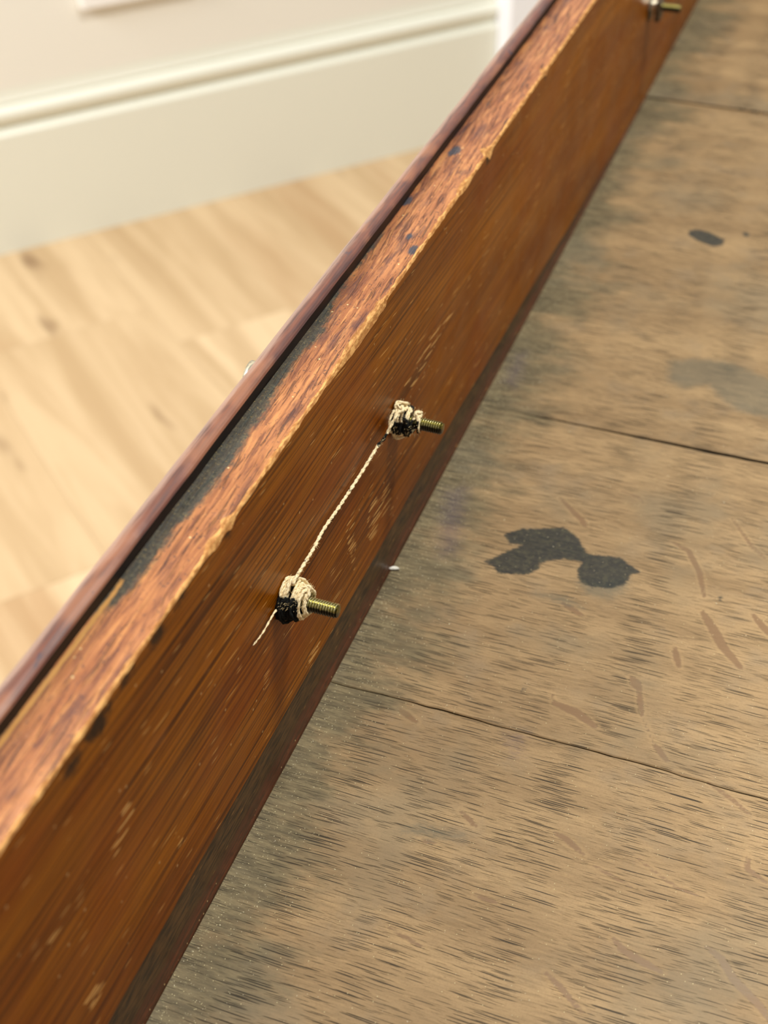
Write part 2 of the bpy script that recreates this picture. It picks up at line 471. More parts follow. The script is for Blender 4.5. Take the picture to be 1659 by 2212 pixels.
def mat_top():
    """rubbed top edge of the front"""
    m = Mat('worn_top_edge', 0.42, 0.5)
    mm = m.mapping(m.coord(), (1000, 1000, 1000))
    s = m.sep(mm)
    wn = m.noise(m.mapping(mm, (0.09, 0.03, 0.1)), 1.0, 3, 0.6)
    xx = m.math('ADD', m.math('ADD', s[0], m.math('MULTIPLY', s[1], 0.03)), m.math('MULTIPLY', m.math('SUBTRACT', wn, 0.5), 3.0))
    p = m.comb(xx, s[1], 0)
    f1 = m.noise(m.mapping(p, (0.8, 0.05, 1)), 1.0, 4, 0.68, 0.3)
    f2 = m.noise(m.mapping(p, (1.2, 0.06, 1)), 1.0, 4, 0.7, 0.7)
    big = m.noise(m.mapping(mm, (0.12, 0.03, 1)), 1.0, 3, 0.6)
    c = m.mix(m.step(big, 0.35, 0.65), lin(146, 88, 50), lin(172, 112, 68))
    c = m.mix(m.math('MULTIPLY', m.step(f1, 0.34, 0.48, 1, 0), 0.5), c, lin(206, 146, 86))
    c = m.mix(m.math('MULTIPLY', m.step(f1, 0.50, 0.62), 0.75), c, lin(100, 54, 36))
    crk = m.step(f2, 0.55, 0.62)
    c = m.mix(m.math('MULTIPLY', crk, 0.75), c, lin(58, 36, 32))
    bl = m.noise(m.mapping(mm, (0.30, 0.05, 1), loc=(2, 7, 0)), 1.0, 4, 0.66)
    c = m.mix(m.math('MULTIPLY', m.step(bl, 0.54, 0.66), 0.6), c, lin(74, 44, 44))
    sp = m.noise(mm, 1.1, 3, 0.6)
    c = m.mix(m.math('MULTIPLY', m.step(sp, 0.62, 0.68), 0.75), c, lin(58, 44, 48))
    # old green black stain beside the lip
    en = m.math('MULTIPLY', m.math('SUBTRACT', m.noise(m.mapping(mm, (0.8, 0.35, 1)), 1.0, 4, 0.7), 0.5), 5.0)
    g = m.step(m.math('ADD', m.attr('green'), en), -1.1, 1.3, 1, 0)
    gc = m.mix(m.step(m.noise(mm, 1.0, 4, 0.7), 0.45, 0.72), lin(48, 54, 50), lin(84, 84, 68))
    gc = m.mix(m.math('MULTIPLY', m.step(m.noise(mm, 1.7, 3, 0.7), 0.60, 0.68), 0.7), gc, lin(150, 130, 78))
    c = m.mix(m.math('MULTIPLY', g, 0.93), c, gc)
    ink = m.step(m.math('ADD', m.attr('dots'), m.math('MULTIPLY', en, 0.28)), -0.4, 0.4, 1, 0)
    c = m.mix(m.math('MULTIPLY', ink, 0.9), c, lin(46, 56, 68))
    och = m.step(m.math('ADD', m.attr('ochre'), m.math('MULTIPLY', en, 0.18)), -0.25, 0.35, 1, 0)
    c = m.mix(och, c, lin(190, 138, 72))
    hz = m.noise(mm, 2.0, 2)
    d2, col2 = m.voronoi(mm, 0.35, '3D')
    dot = m.math('MULTIPLY', m.step(d2, 0.06, 0.12, 1, 0), m.step(m.sep(col2)[0], 0.78, 0.8))
    c = m.mix(m.math('MULTIPLY', dot, 0.8), c, lin(232, 208, 150))
    h = m.math('SUBTRACT', m.math('MULTIPLY', f2, -1.0), crk)
    return m.set(Base_Color=c, Roughness=m.step(f1, 0.4, 0.65, 0.36, 0.5), Normal=m.bump(h, 0.5, 0.00035))


def mat_simple(name, a, b, scale=(200, 200, 200), rough=0.5, spec=0.5, metal=0.0, bump=0.0, lo=0.4, hi=0.65, det=4, dist=0.0002, extra=None):
    m = Mat(name, rough, spec)
    mm = m.mapping(m.coord(), scale)
    f = m.noise(mm, 1.0, det, 0.65)
    c = m.mix(m.step(f, lo, hi), lin(*a), lin(*b))
    kw = dict(Base_Color=c, Metallic=metal)
    if bump: kw['Normal'] = m.bump(f, bump, dist)
    if extra: extra(m, kw)
    return m.set(**kw)


def mat_skirting_paint(name, col, rough=0.45):
    m = Mat(name, rough, 0.4)
    f = m.noise(m.mapping(m.coord(), (3, 3, 3)), 1.0, 3)
    return m.set(Base_Color=m.mix(f, lin(*col), lin(*[min(255, v + 4) for v in col])))


def mat_plank():
    m = Mat('pale_oak_laminate', 0.42, 0.4)
    co = m.coord()
    s = m.sep(co)
    rnd = m.rand()
    x = m.math('ADD', s[0], m.math('MULTIPLY', rnd, 37.0))
    p = m.comb(x, s[1], m.math('MULTIPLY', rnd, 9.0))
    f = m.noise(m.mapping(p, (2.2, 26, 1)), 1.0, 4, 0.6, 0.6)
    g = m.noise(m.mapping(p, (1.4, 9, 1)), 1.0, 3, 0.6)
    c = m.mix(m.step(f, 0.35, 0.7), lin(214, 188, 150), lin(186, 158, 120))
    c = m.mix(m.math('MULTIPLY', m.step(g, 0.5, 0.72), 0.6), c, lin(168, 130, 90))
    k = m.noise(m.mapping(p, (6, 22, 1)), 1.0, 2)
    c = m.mix(m.math('MULTIPLY', m.step(k, 0.66, 0.76), 0.7), c, lin(112, 82, 56))
    c = m.mix(m.math('MULTIPLY', m.step(rnd, 0, 1, 0, 0.28), 1.0), c, lin(170, 140, 100))
    return m.set(Base_Color=c)


def mat_twine():
    m = Mat('grubby_jute', 0.9, 0.15)
    co = m.coord()
    mm = m.mapping(co, (1000, 1000, 1000))
    f = m.noise(mm, 2.2, 4, 0.7)
    c = m.mix(m.step(f, 0.35, 0.65), lin(222, 196, 146), lin(255, 244, 206))
    # grease on the twine, plus the knots' shaded undersides painted dark
    so = m.math('ADD', m.attr('grease_shade'), m.math('MULTIPLY', m.math('SUBTRACT', m.noise(mm, 0.7, 4, 0.7), 0.5), 1.6))
    c = m.mix(m.step(so, 0.36, 0.62), c, lin(26, 27, 26))
    return m.set(Base_Color=c, Normal=m.bump(f, 0.6, 0.00015))


OAK = mat_oak()
FRONT = mat_front()
TOP = mat_top()
PALE = mat_simple('bare_broken_wood', (156, 104, 52), (208, 158, 94), (900, 260, 900), 0.7, 0.3, bump=0.6, dist=0.0004)


def _lip(m, kw):
    mm = m.mapping(m.coord(), (1000, 1000, 1000))
    f = m.noise(m.mapping(mm, (0.9, 0.05, 0.9)), 1.0, 4, 0.6)
    c = m.mix(m.step(f, 0.36, 0.66), lin(112, 62, 44), lin(76, 46, 42))
    pch = m.noise(m.mapping(mm, (0.1, 0.035, 0.1)), 1.0, 3)
    c = m.mix(m.math('MULTIPLY', m.step(pch, 0.52, 0.68), 0.6), c, lin(152, 96, 62))
    ink = m.noise(m.mapping(mm, (0.25, 0.11, 0.25)), 1.0, 3)
    c = m.mix(m.math('MULTIPLY', m.step(ink, 0.66, 0.72), 0.8), c, lin(40, 40, 58))
    edge_sheen = m.math('ADD', m.sep(mm)[0], m.math('MULTIPLY', m.math('SUBTRACT', f, 0.5), 4.0))
    c = m.mix(m.math('MULTIPLY', m.step(edge_sheen, -16.6, -18.4), 0.65), c, lin(156, 130, 116))  # greyish sheen along the lip's outer edge, painted into the colour
    kw['Base_Color'] = c
    kw['Roughness'] = m.step(pch, 0.3, 0.7, 0.30, 0.46)


LIP = mat_simple('polished_red_mahogany', (128, 66, 46), (84, 44, 42), rough=0.36, spec=0.8, extra=_lip)
REBATE = mat_simple('black_stained_wood', (22, 14, 10), (40, 24, 14), (300, 60, 300), 0.55, 0.3, bump=0.3)


def _strip(m, kw):
    mm = m.mapping(m.coord(), (1000, 1000, 1000))
    s = m.sep(mm)
    f = m.noise(m.mapping(mm, (1, 0.12, 1.2)), 1.0, 4, 0.65)
    c = m.mix(m.step(f, 0.38, 0.6), lin(42, 26, 12), lin(96, 66, 32))
    c = m.mix(m.step(s[2], 7.0, 3.0), c, m.mix(m.step(f, 0.4, 0.6), lin(96, 54, 34), lin(70, 46, 30)))
    d, col = m.voronoi(mm, 0.7, '3D')
    dot = m.math('MULTIPLY', m.step(d, 0.1, 0.22, 1, 0), m.step(m.sep(col)[0], 0.80, 0.84))
    c = m.mix(m.math('MULTIPLY', dot, 0.7), c, lin(190, 160, 110))
    d, col = m.voronoi(m.mapping(mm, (1, 0.16, 0.9)), 1.0, '3D')
    dot = m.math('MULTIPLY', m.step(d, 0.1, 0.24, 1, 0), m.step(m.sep(col)[0], 0.93, 0.95))
    c = m.mix(m.math('MULTIPLY', dot, 0.6), c, lin(206, 156, 90))
    kw['Base_Color'] = c


STRIP = mat_simple('dark_slip', (44, 28, 14), (82, 56, 26), rough=0.42, extra=_strip)
SECOND = mat_simple('plain_pine', (150, 108, 62), (176, 132, 82), (9, 60, 60), 0.6, 0.3)
CARCASE = mat_simple('dark_mahogany', (74, 34, 18), (104, 52, 26), (60, 6, 6), 0.35, 0.5)
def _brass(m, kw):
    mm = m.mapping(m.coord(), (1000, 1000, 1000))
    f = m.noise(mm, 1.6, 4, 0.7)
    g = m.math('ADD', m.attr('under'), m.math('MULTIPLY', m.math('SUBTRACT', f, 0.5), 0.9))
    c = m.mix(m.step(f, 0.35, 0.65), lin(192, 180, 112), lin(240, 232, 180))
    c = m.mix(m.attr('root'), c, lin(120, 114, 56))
    kw['Base_Color'] = m.mix(m.step(g, 0.35, 0.75), c, lin(20, 18, 8))  # shade on the bolt's lower side, painted into the colour
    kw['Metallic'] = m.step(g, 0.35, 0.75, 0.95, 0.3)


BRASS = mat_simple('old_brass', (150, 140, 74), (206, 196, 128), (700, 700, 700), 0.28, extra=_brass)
BRIGHT = mat_simple('bright_brass', (222, 214, 190), (240, 236, 220), (90, 90, 90), 0.22, metal=1.0)
IRON = mat_simple('greasy_iron', (16, 17, 15), (44, 42, 34), (600, 600, 600), 0.5, metal=0.35, bump=0.4)
GREYIRON = mat_simple('dull_iron', (84, 76, 62), (120, 108, 90), (500, 500, 500), 0.45, metal=0.5)
TWINE = mat_twine()
FIBRE = mat_simple('jute_fibre', (220, 194, 140), (244, 226, 176), (500, 500, 500), 0.9, 0.1)
PLASTER = mat_simple('white_plaster', (226, 224, 210), (250, 250, 244), (900, 900, 900), 0.9, 0.1)
DUST = mat_simple('pale_grit', (210, 200, 158), (246, 240, 212), (900, 900, 900), 0.6, 0.4)
PLANK = mat_plank()
SUB = mat_simple('underlay', (92, 70, 48), (110, 86, 60), (4, 4, 4), 0.8)
WALL = mat_skirting_paint('cream_wall_paint', (236, 233, 222), 0.6)
SKIRT = mat_skirting_paint('cream_gloss_paint', (230, 231, 217), 0.38)
ARCHI = mat_skirting_paint('cool_white_paint', (240, 242, 246), 0.4)
SOCKET = mat_skirting_paint('white_plastic', (246, 244, 240), 0.3)

# ------------------------------------------------------------------ room: floor, wall, skirting, door trim
A0 = np.array((-0.8661970558, 1.2499034995))
W = np.array((0.6555393291, 0.7551610345))       # along the wall
NV = np.array((0.7551610345, -0.6555393291))     # out of the wall, into the room


def wall_pt(s, n, z):
    p = A0 + W * s + NV * n
    return (p[0], p[1], z)


S0, S1 = -2.2, 2.2
SDOOR = 0.722                                     # where the skirting meets the door trim
# wall behind
prof = [(-0.009, -0.02), (-0.009, 2.4), (-0.12, 2.4), (-0.12, -0.02)]
extrude('wall_left', [[wall_pt(s, n, z) for n, z in prof] for s in (S0, S1)], WALL, kind='structure')
# moulded skirting: plain board, quirk, torus, cove
sk = [(-0.009, 0.0), (0.0, 0.0), (0.0, 0.1475), (-0.0004, 0.1495), (-0.0018, 0.1512), (-0.0045, 0.1530), (-0.0075, 0.1552), (-0.0085, 0.1585), (-0.0070, 0.1606)]
for k in range(9):
    a = math.radians(-62 + k * 17.5)
    sk.append((-0.0105 + 0.0105 * math.cos(a), 0.1712 + 0.0115 * math.sin(a)))
sk += [(-0.0060, 0.1860), (-0.0076, 0.1900), (-0.0086, 0.1960), (-0.009, 0.2010)]
extrude('baseboard_left', [[wall_pt(s, n, z) for n, z in sk] for s in (S0, SDOOR)], SKIRT, smooth=False, kind='structure')
ar = [(SDOOR + 0.001, -0.008), (SDOOR + 0.001, 0.012), (SDOOR + 0.008, 0.020), (SDOOR + 0.060, 0.026), (SDOOR + 0.070, 0.022), (SDOOR + 0.072, -0.008)]
extrude('trim_1', [[wall_pt(s, n, z) for s, n in ar] for z in (0.0, 2.1)], ARCHI, kind='structure')
dr = [(SDOOR + 0.074, -0.008), (SDOOR + 0.074, 0.006), (SDOOR + 0.86, 0.006), (SDOOR + 0.86, -0.008)]
extrude('door_1', [[wall_pt(s, n, z) for s, n in dr] for z in (0.006, 2.04)], ARCHI, kind='structure')

# double wall socket whose lower edge shows at the top left
sock = empty('wall_socket', wall_pt(0.223, -0.009, 0.319), label='white double wall socket above the skirting, only its lower left corner in view', category='socket')
sock.rotation_euler = (0, 0, math.atan2(W[1], W[0]))
boxes_obj('faceplate', [(-0.073, 0.073, -0.0110, 0.0, -0.043, 0.043)], SOCKET, 0.0022, parent=sock)
for sx in (-0.036, 0.036):
    boxes_obj('rocker_switch', [(sx - 0.006, sx + 0.006, -0.0140, -0.0100, 0.014, 0.034)], SOCKET, 0.001, parent=sock)
    boxes_obj('pin_hole', [(sx - 0.003, sx + 0.003, -0.0114, -0.0100, 0.000, 0.009), (sx - 0.013, sx - 0.007, -0.0114, -0.0100, -0.017, -0.013),
                           (sx + 0.007, sx + 0.013, -0.0114, -0.0100, -0.017, -0.013)], IRON, 0, parent=sock)

# floor planks, almost square to the wall
floor = boxes_obj('floor', [(-3.2, 2.6, -1.6, 3.0, -0.06, -0.0121)], SUB, kind='structure')
PD = np.array((0.775, -0.632)); PD /= np.linalg.norm(PD)
PM = np.array((-PD[1], PD[0]))
off0 = float(PM @ np.array((-0.702, 1.2585)))
PW = 0.207
ang = math.atan2(PD[1], PD[0])
rp = random.Random(5)
for k in range(-9, 7):
    c0 = off0 + k * PW  # one row
    # the row starts at the wall line
    def at_wall(c):
        # point p = PM*c + PD*t with (p-A0).NV = -0.006
        t = (-0.006 - (PM * c - A0) @ NV) / (PD @ NV)
        return t
    ta, tb = at_wall(c0 + 0.00015), at_wall(c0 + PW - 0.00015)
    start = rp.uniform(0.25, 1.25)
    if k == 0: start = 0.30
    if k == -1: start = 0.22
    if k == -2: start = 0.62
    cuts = [0.0, start]
    while cuts[-1] < 4.4: cuts.append(cuts[-1] + 1.285)
    for i in range(len(cuts) - 1):
        a, b = cuts[i], cuts[i + 1]
        x0a = ta if i == 0 else ta + a + 0.00015
        x0b = tb if i == 0 else ta + a + 0.00015
        x1 = ta + b - 0.00015
        mid = PM * (c0 + PW / 2) + PD * (x0a + x1) / 2
        cx = (x0a + x1) / 2
        e = 0.0003
        def ring(ins, z): return [(x0a + ins - cx, -PW / 2 + 0.00015 + ins, z), (x1 - ins - cx, -PW / 2 + 0.00015 + ins, z),
                                  (x1 - ins - cx, PW / 2 - 0.00015 - ins, z), (x0b + ins - cx, PW / 2 - 0.00015 - ins, z)]
        V = ring(0, -0.012) + ring(0, -e) + ring(e, 0.0)
        F = [(3, 2, 1, 0), (8, 9, 10, 11)]
        for lv in (0, 4):
            for q in range(4):
                F.append((lv + q, lv + (q + 1) % 4, lv + 4 + (q + 1) % 4, lv + 4 + q))
        o = mesh_obj('plank', V, F, PLANK, parent=floor)
        o.location = (mid[0], mid[1], 0)
        o.rotation_euler = (0, 0, ang)

# ------------------------------------------------------------------ drawer
drawer = empty('drawer', (0, 0, BASE), label='antique mahogany drawer with oak bottom boards, pulled out of its chest', category='drawer')
YL, YR = 0.004, 0.984
ZT = 0.1016
G = -0.01415                                       # face of the lip
ys = np.concatenate([np.arange(YL, 0.80, 0.001), np.arange(0.80, YR, 0.004), [YR]])
n_y = len(ys)


def bump1(y, c, w):
    return np.exp(-((y - c) / w) ** 2)


# broken, rubbed arris between the inner face and the top
jag = 0.30 * vnoise(ys / 0.0035, 1) + 0.22 * vnoise(ys / 0.0016, 2) + 0.35 * vnoise(ys / 0.017, 3)
cw = 1.15 + 0.75 * jag
ch = 0.75 + 0.55 * jag + 0.15 * vnoise(ys / 0.0012, 8)
spl = np.where((ys > 0.262) & (ys < 0.3062), np.clip((ys - 0.262) / 0.02, 0, 1), 0)        # long splinter ending at a notch
cw = cw + 0.8 * spl; ch = ch + 1.6 * spl
for c0, w0, a0 in ((0.4045, 0.0022, 2.4), (0.474, 0.0020, 1.6), (0.2065, 0.0018, 1.4), (0.199, 0.0030, 1.2), (0.380, 0.006, 0.8)):
    cw = cw + a0 * bump1(ys, c0, w0); ch = ch + a0 * 1.1 * bump1(ys, c0, w0)
cw = np.clip(cw, 0.25, 4) / 1000; ch = np.clip(ch, 0.2, 4.5) / 1000
zl = np.interp(ys, [0.0, 0.128, 0.18, 0.213, 0.30, 0.372, 0.425, 0.501, 0.588, 0.66, 1.0], [0.0205, 0.0200, 0.0193, 0.0184, 0.0170, 0.0160, 0.0131, 0.0094, 0.0045, 0.0015, 0.0010])
zl = zl + (0.00022 * vnoise(ys / 0.012, 5) + 0.00035 * vnoise(ys / 0.04, 6)) * (zl > 0.003)
nz = 90
rows, seg = [], None
xs_top = np.linspace(0, 1, 15)
for j, y in enumerate(ys):
    z1 = ZT - ch[j]
    r = [(G, y, -0.014), (-0.0015, y, -0.014), (-0.0015, y, zl[j])]
    r += [(0.0, y, z) for z in np.linspace(zl[j], z1, nz)]
    r += [(-cw[j] * 0.42, y, z1 + (ZT - z1) * 0.62 + 0.00012 * math.sin(j * 1.7))]
    r += [(-cw[j] + (G + cw[j]) * t, y, ZT - 0.00045 * (1 - t) ** 6) for t in xs_top]
    rows.append(r)
np_ = len(rows[0])
seg = [0, 0, 0] + [0] * (nz - 1) + [2, 2] + [1] * (len(xs_top) - 1) + [0]


def front_attrs(V):
    x, y, z = V[:, 0] * 1000, V[:, 1] * 1000, V[:, 2] * 1000
    top = z > ZT * 1000 - 1.2
    gp = [(-17, 352)] + [tuple(p) for p in GREEN] + [(-17, 168)]
    green = np.where(top, sdf_poly(x, y, gp), 50)
    ochre = np.where(top, sdf_capsules(x, y, [(-13.6, 181), (-13.2, 176), (-13.2, 160), (-13.3, 147), (-13.4, 100)], 0.5, False), 50)
    dots = np.full(len(V), 50.0)
    for (a, b), r in zip(TOPDOTS, (1.6, 1.1, 1.4, 0.9, 1.3, 0.1)):
        dots = np.minimum(dots, np.hypot(x - a, (y - b) * 0.45) - r)
    dots = np.where(top, dots, 50)
    patch = np.full(len(V), 50.0); dark = np.full(len(V), 50.0)
    face = x > -0.3
    for P in PATCH: patch = np.minimum(patch, sdf_poly(y, z, P))
    for (a, b, r) in ((146, 98.5, 2.8), (158, 100, 1.6), (136, 98, 1.9), (182, 100.5, 1.6), (404, 100, 2.2), (474, 99.5, 1.2), (205, 99, 1.0), (171, 99.5, 2.0)):
        dark = np.minimum(dark, np.hypot((y - a) * 0.6, z - b) - r)
    return {'green': green, 'ochre': ochre, 'dots': dots, 'patch': np.where(face, patch, 50), 'dark': np.where(face, dark, 50)}


extrude('drawer_front', rows, [FRONT, TOP, PALE], seg_mat=seg, attrs_fn=front_attrs, parent=drawer)

# facing with the raised, rounded lip
lp = [(-0.0193, -0.016), (G, -0.016), (G, ZT + 0.0030)]
zc = ZT + 0.0041
for k in range(9):
    a = math.radians(12 + k * 19.5)
    lp.append((-0.01672 + 0.00257 * math.cos(a), zc - 0.0013 + 0.0013 * math.sin(a)))
lp.append((-0.0193, ZT + 0.0022))
yl = np.linspace(YL, YR, 400)
rows = []
for j, y in enumerate(yl):
    d = 0.00018 * float(vnoise(y / 0.02, 21)) + 0.00012 * float(vnoise(y / 0.007, 22))
    rows.append([(x + (d if i >= 1 and i < 7 else 0), y, z + (d * 0.7 if z > ZT else 0)) for i, (x, z) in enumerate(lp)])
sm = [1, 1, 0] + [0] * 20
sm = [1 if i in (0, 1) else 0 for i in range(len(lp))]
extrude('lip_moulding', rows, [LIP, REBATE], seg_mat=sm, smooth=False, parent=drawer)

# dark slip under the inner face
rows = []
for j, y in enumerate(ys):
    zt = max(zl[j] - 0.0003, 0.0008)
    b = min(0.005, zt * 0.6)
    rows.append([(-0.00145, y, 0.0), (-0.00145, y, zt), (-0.0009, y, zt), (-0.0009, y, b), (-0.0006, y, b * 0.45), (0.0001, y, 0.0)])
extrude('slip_moulding', rows, STRIP, parent=drawer)

# bottom boards
JOINTS = [0.013, 0.2555, 0.4046, 0.6983, 0.975]
xf = np.concatenate([np.arange(0.0004, 0.150, 0.001), [0.16, 0.18, 0.21, 0.25, 0.30, 0.36, 0.434]])


def joint_off(x, k):
    if k == 1: return 0.0005 * vnoise(x / 0.03, 31) + 0.00018 * vnoise(x / 0.005, 32)
    if k == 2: return 0.0002 * vnoise(x / 0.03, 33)
    return 0.0001 * vnoise(x / 0.03, 34 + k)


def joint_gap(x, k):
    if k == 1: return 0.0003 + 0.0004 * np.clip(x / 0.03, 0, 1) * (0.6 + 0.5 * vnoise(x / 0.018, 41)) * np.where(x > 0.085, 0.45, 1)
    if k == 2: return np.interp(x, [0, 0.02, 0.045, 0.07, 0.12], [0.0003, 0.0006, 0.0011, 0.0017, 0.0019])
    return 0.0003 + 0 * x


for b in range(4):
    ya = JOINTS[b] + joint_off(xf, b) + joint_gap(xf, b) / 2
    yb = JOINTS[b + 1] + joint_off(xf, b + 1) - joint_gap(xf, b + 1) / 2
    step = 0.001 if b < 2 else 0.0015
    t = np.linspace(0, 1, max(3, int((JOINTS[b + 1] - JOINTS[b]) / step)))
    lift = (0.0, 0.0, -0.0002, 0.0008)[b]
    e = 0.0003
    P = []
    inner = [(ya + e + (yb - ya - 2 * e) * q, np.full_like(xf, lift)) for q in t]
    rowsY = [(ya, np.full_like(xf, -0.006)), (ya, np.full_like(xf, lift - e * 0.9))] + inner + [(yb, np.full_like(xf, lift - e * 0.9)), (yb, np.full_like(xf, -0.006))]
    ny, nx = len(rowsY), len(xf)
    V = np.zeros((ny, nx, 3))
    for j, (yy, zz) in enumerate(rowsY):
        V[j, :, 0] = xf; V[j, :, 1] = yy; V[j, :, 2] = zz
    V = V.reshape(-1, 3)
    F = [(j * nx + i, j * nx + i + 1, (j + 1) * nx + i + 1, (j + 1) * nx + i) for j in range(ny - 1) for i in range(nx - 1)]
    last = (ny - 1) * nx
    F += [(i, last + i, last + i + 1, i + 1) for i in range(nx - 1)]           # underside
    F.append(tuple(j * nx for j in range(ny)))
    F.append(tuple(j * nx + nx - 1 for j in range(ny))[::-1])
    X, Y = V[:, 0] * 1000, V[:, 1] * 1000
    ray = np.full(len(V), 50.0); ink = ray.copy(); faint = ray.copy(); pur = ray.copy()
    for pl, r in RAYS: ray = np.minimum(ray, sdf_capsules(X, Y, pl, r))
    for q in INK: ink = np.minimum(ink, sdf_poly(X, Y, q))
    for q in FAINT: faint = np.minimum(faint, sdf_poly(X, Y, q))
    for q in PURPLE: pur = np.minimum(pur, sdf_poly(X, Y, q))
    mesh_obj('bottom_board', V, F, OAK, parent=drawer, attrs={'ray': ray, 'ink': ink, 'faint': faint, 'purple': pur})

# sides and back of the drawer
boxes_obj('side_board', [(0.0008, 0.440, YL, 0.0122, -0.014, 0.0985)], SECOND, 0.0006, parent=drawer)
boxes_obj('side_board', [(0.0008, 0.440, 0.9758, YR, -0.014, 0.0985)], SECOND, 0.0006, parent=drawer)
boxes_obj('back_board', [(0.4345, 0.4400, 0.0126, 0.9754, -0.014, 0.090)], SECOND, 0.0006, parent=drawer)

# ------------------------------------------------------------------ bolts of the two brass handles
BOLTS = [(0.2293, 0.0575), (0.3123, 0.0570), (0.6788, 0.0548), (0.7618, 0.0548)]


def threaded_bolt(y0, z0, R=0.0020, L=0.0152, phase=0.0, tilt=0.0):
    n, pitch, per = 26, 0.00072, 9
    m = int((L + 0.0005) / pitch * per)
    V, F = [], []
    for i in range(m + 1):
        x = -0.0005 + (L + 0.0005) * i / m
        fade = 1.0 if x < L - 0.0004 else 0.86
        for k in range(n):
            a = 2 * math.pi * k / n
            u = (x / pitch + a / (2 * math.pi) + phase) % 1.0
            r = R * fade - 0.00034 * (abs(2 * u - 1)) ** 1.1
            V.append((x, y0 + r * math.cos(a), z0 + r * math.sin(a) + tilt * x))
    for i in range(m):
        for k in range(n):
            F.append((i * n + k, (i + 1) * n + k, (i + 1) * n + (k + 1) % n, i * n + (k + 1) % n))
    c = len(V); V.append((L + 0.00015, y0, z0 + tilt * L))
    for k in range(n): F.append((m * n + k, c, m * n + (k + 1) % n))
    return V, F


def nut(name, y0, z0, x0, x1, r, sides, mat, parent, rot=0.0):
    bm = bmesh.new()
    a = [bm.verts.new((x0, y0 + r * math.cos(rot + 2 * math.pi * k / sides), z0 + r * math.sin(rot + 2 * math.pi * k / sides))) for k in range(sides)]
    b = [bm.verts.new((x1, y0 + r * math.cos(rot + 2 * math.pi * k / sides), z0 + r * math.sin(rot + 2 * math.pi * k / sides))) for k in range(sides)]
    bm.faces.new(a[::-1]); bm.faces.new(b)
    for k in range(sides): bm.faces.new((a[k], a[(k + 1) % sides], b[(k + 1) % sides], b[k]))
    bmesh.ops.recalc_face_normals(bm, faces=bm.faces[:])
    bmesh.ops.bevel(bm, geom=bm.edges[:], offset=r * 0.07, segments=2, affect='EDGES')
    me = bpy.data.meshes.new(name); bm.to_mesh(me); bm.free(); me.materials.append(mat)
    o = bpy.data.objects.new(name, me); COL.objects.link(o); o.parent = parent
    return o


for i, (y0, z0) in enumerate(BOLTS):
    V, F = threaded_bolt(y0, z0, phase=0.31 * i, tilt=(0.0, -0.012, 0.0, 0.0)[i])
    VA = np.array(V)
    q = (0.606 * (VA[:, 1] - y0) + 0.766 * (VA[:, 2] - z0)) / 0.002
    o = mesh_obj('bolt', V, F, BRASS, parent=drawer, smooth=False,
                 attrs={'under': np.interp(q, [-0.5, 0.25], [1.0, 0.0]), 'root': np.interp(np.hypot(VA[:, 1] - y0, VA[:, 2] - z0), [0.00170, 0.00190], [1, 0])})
    o['label'] = 'threaded brass bolt end'
    if i < 2:
        nut('nut', y0, z0, 0.0002, 0.0052, 0.0050, 4, IRON, o, 0.35 + i * 0.5)
    else:
        nut('washer', y0, z0 - 0.0012, 0.0002, 0.0012, 0.0062, 20, GREYIRON, o)
        nut('nut', y0, z0 - 0.0014, 0.0034, 0.0062, 0.0066, 4, GREYIRON, o, 0.8)
        nut('collar', y0, z0, 0.0012, 0.0034, 0.0033, 16, BRIGHT, o)

# brass handles on the outside: shaped back plate, posts and bail
for yc, zc_ in ((0.2708, 0.0573), (0.7203, 0.0548)):
    half = [(0, 0.0390), (5, 0.0388), (9, 0.0370), (12, 0.0320), (16, 0.0250), (27, 0.0220), (38, 0.0245), (48, 0.0170), (57, 0.0040), (60, -0.0080), (53, -0.0200), (40, -0.0225), (26, -0.0190), (14, -0.0245), (5, -0.0330), (0, -0.0350)]
    out = [(yc + a / 1000, zc_ + b) for a, b in half] + [(yc - a / 1000, zc_ + b) for a, b in half[-2:0:-1]]
    bm = bmesh.new()
    f = bm.faces.new([bm.verts.new((-0.0194, a, b)) for a, b in out])
    g = bmesh.ops.extrude_face_region(bm, geom=[f])
    bmesh.ops.translate(bm, vec=(-0.0022, 0, 0), verts=[v for v in g['geom'] if isinstance(v, bmesh.types.BMVert)])
    bmesh.ops.recalc_face_normals(bm, faces=bm.faces[:])
    me = bpy.data.meshes.new('back_plate'); bm.to_mesh(me); bm.free(); me.materials.append(BRIGHT)
    pl = bpy.data.objects.new('back_plate', me); COL.objects.link(pl); pl.parent = drawer; pl['label'] = 'bright brass handle plate'
    tubes_obj('finial', [([(-0.0195, yc - 0.0082, zc_ + 0.0418), (-0.0217, yc - 0.0082, zc_ + 0.0420)], 0.0043)], BRIGHT, 18, parent=pl)
    for sgn in (-1, 1):
        tubes_obj('post', [([(-0.0214, yc + sgn * 0.0415, zc_), (-0.034, yc + sgn * 0.0415, zc_)], 0.0042)], BRIGHT, 14, parent=pl)
    pts = [(-0.031, yc - 0.0415, zc_), (-0.033, yc - 0.046, zc_ - 0.012), (-0.035, yc - 0.030, zc_ - 0.028), (-0.036, yc, zc_ - 0.032),
           (-0.035, yc + 0.030, zc_ - 0.028), (-0.033, yc + 0.046, zc_ - 0.012), (-0.031, yc + 0.0415, zc_)]
    tubes_obj('bail', [(resample([Vector(p) for p in pts], 0.003), 0.0030)], BRIGHT, 12, parent=pl)

# ------------------------------------------------------------------ twine tied round the first two bolts
twine = empty('twine', (0.0, 0.2293, BASE + 0.0575), label='pale frayed twine knotted round two brass bolts and stretched between them', category='string')
TO = Vector((0, 0.2293, 0.0575))


def rel(p): return Vector(p) - TO


def grease_shade_attr(V, fn): return {'grease_shade': np.array([fn(v) for v in V])}


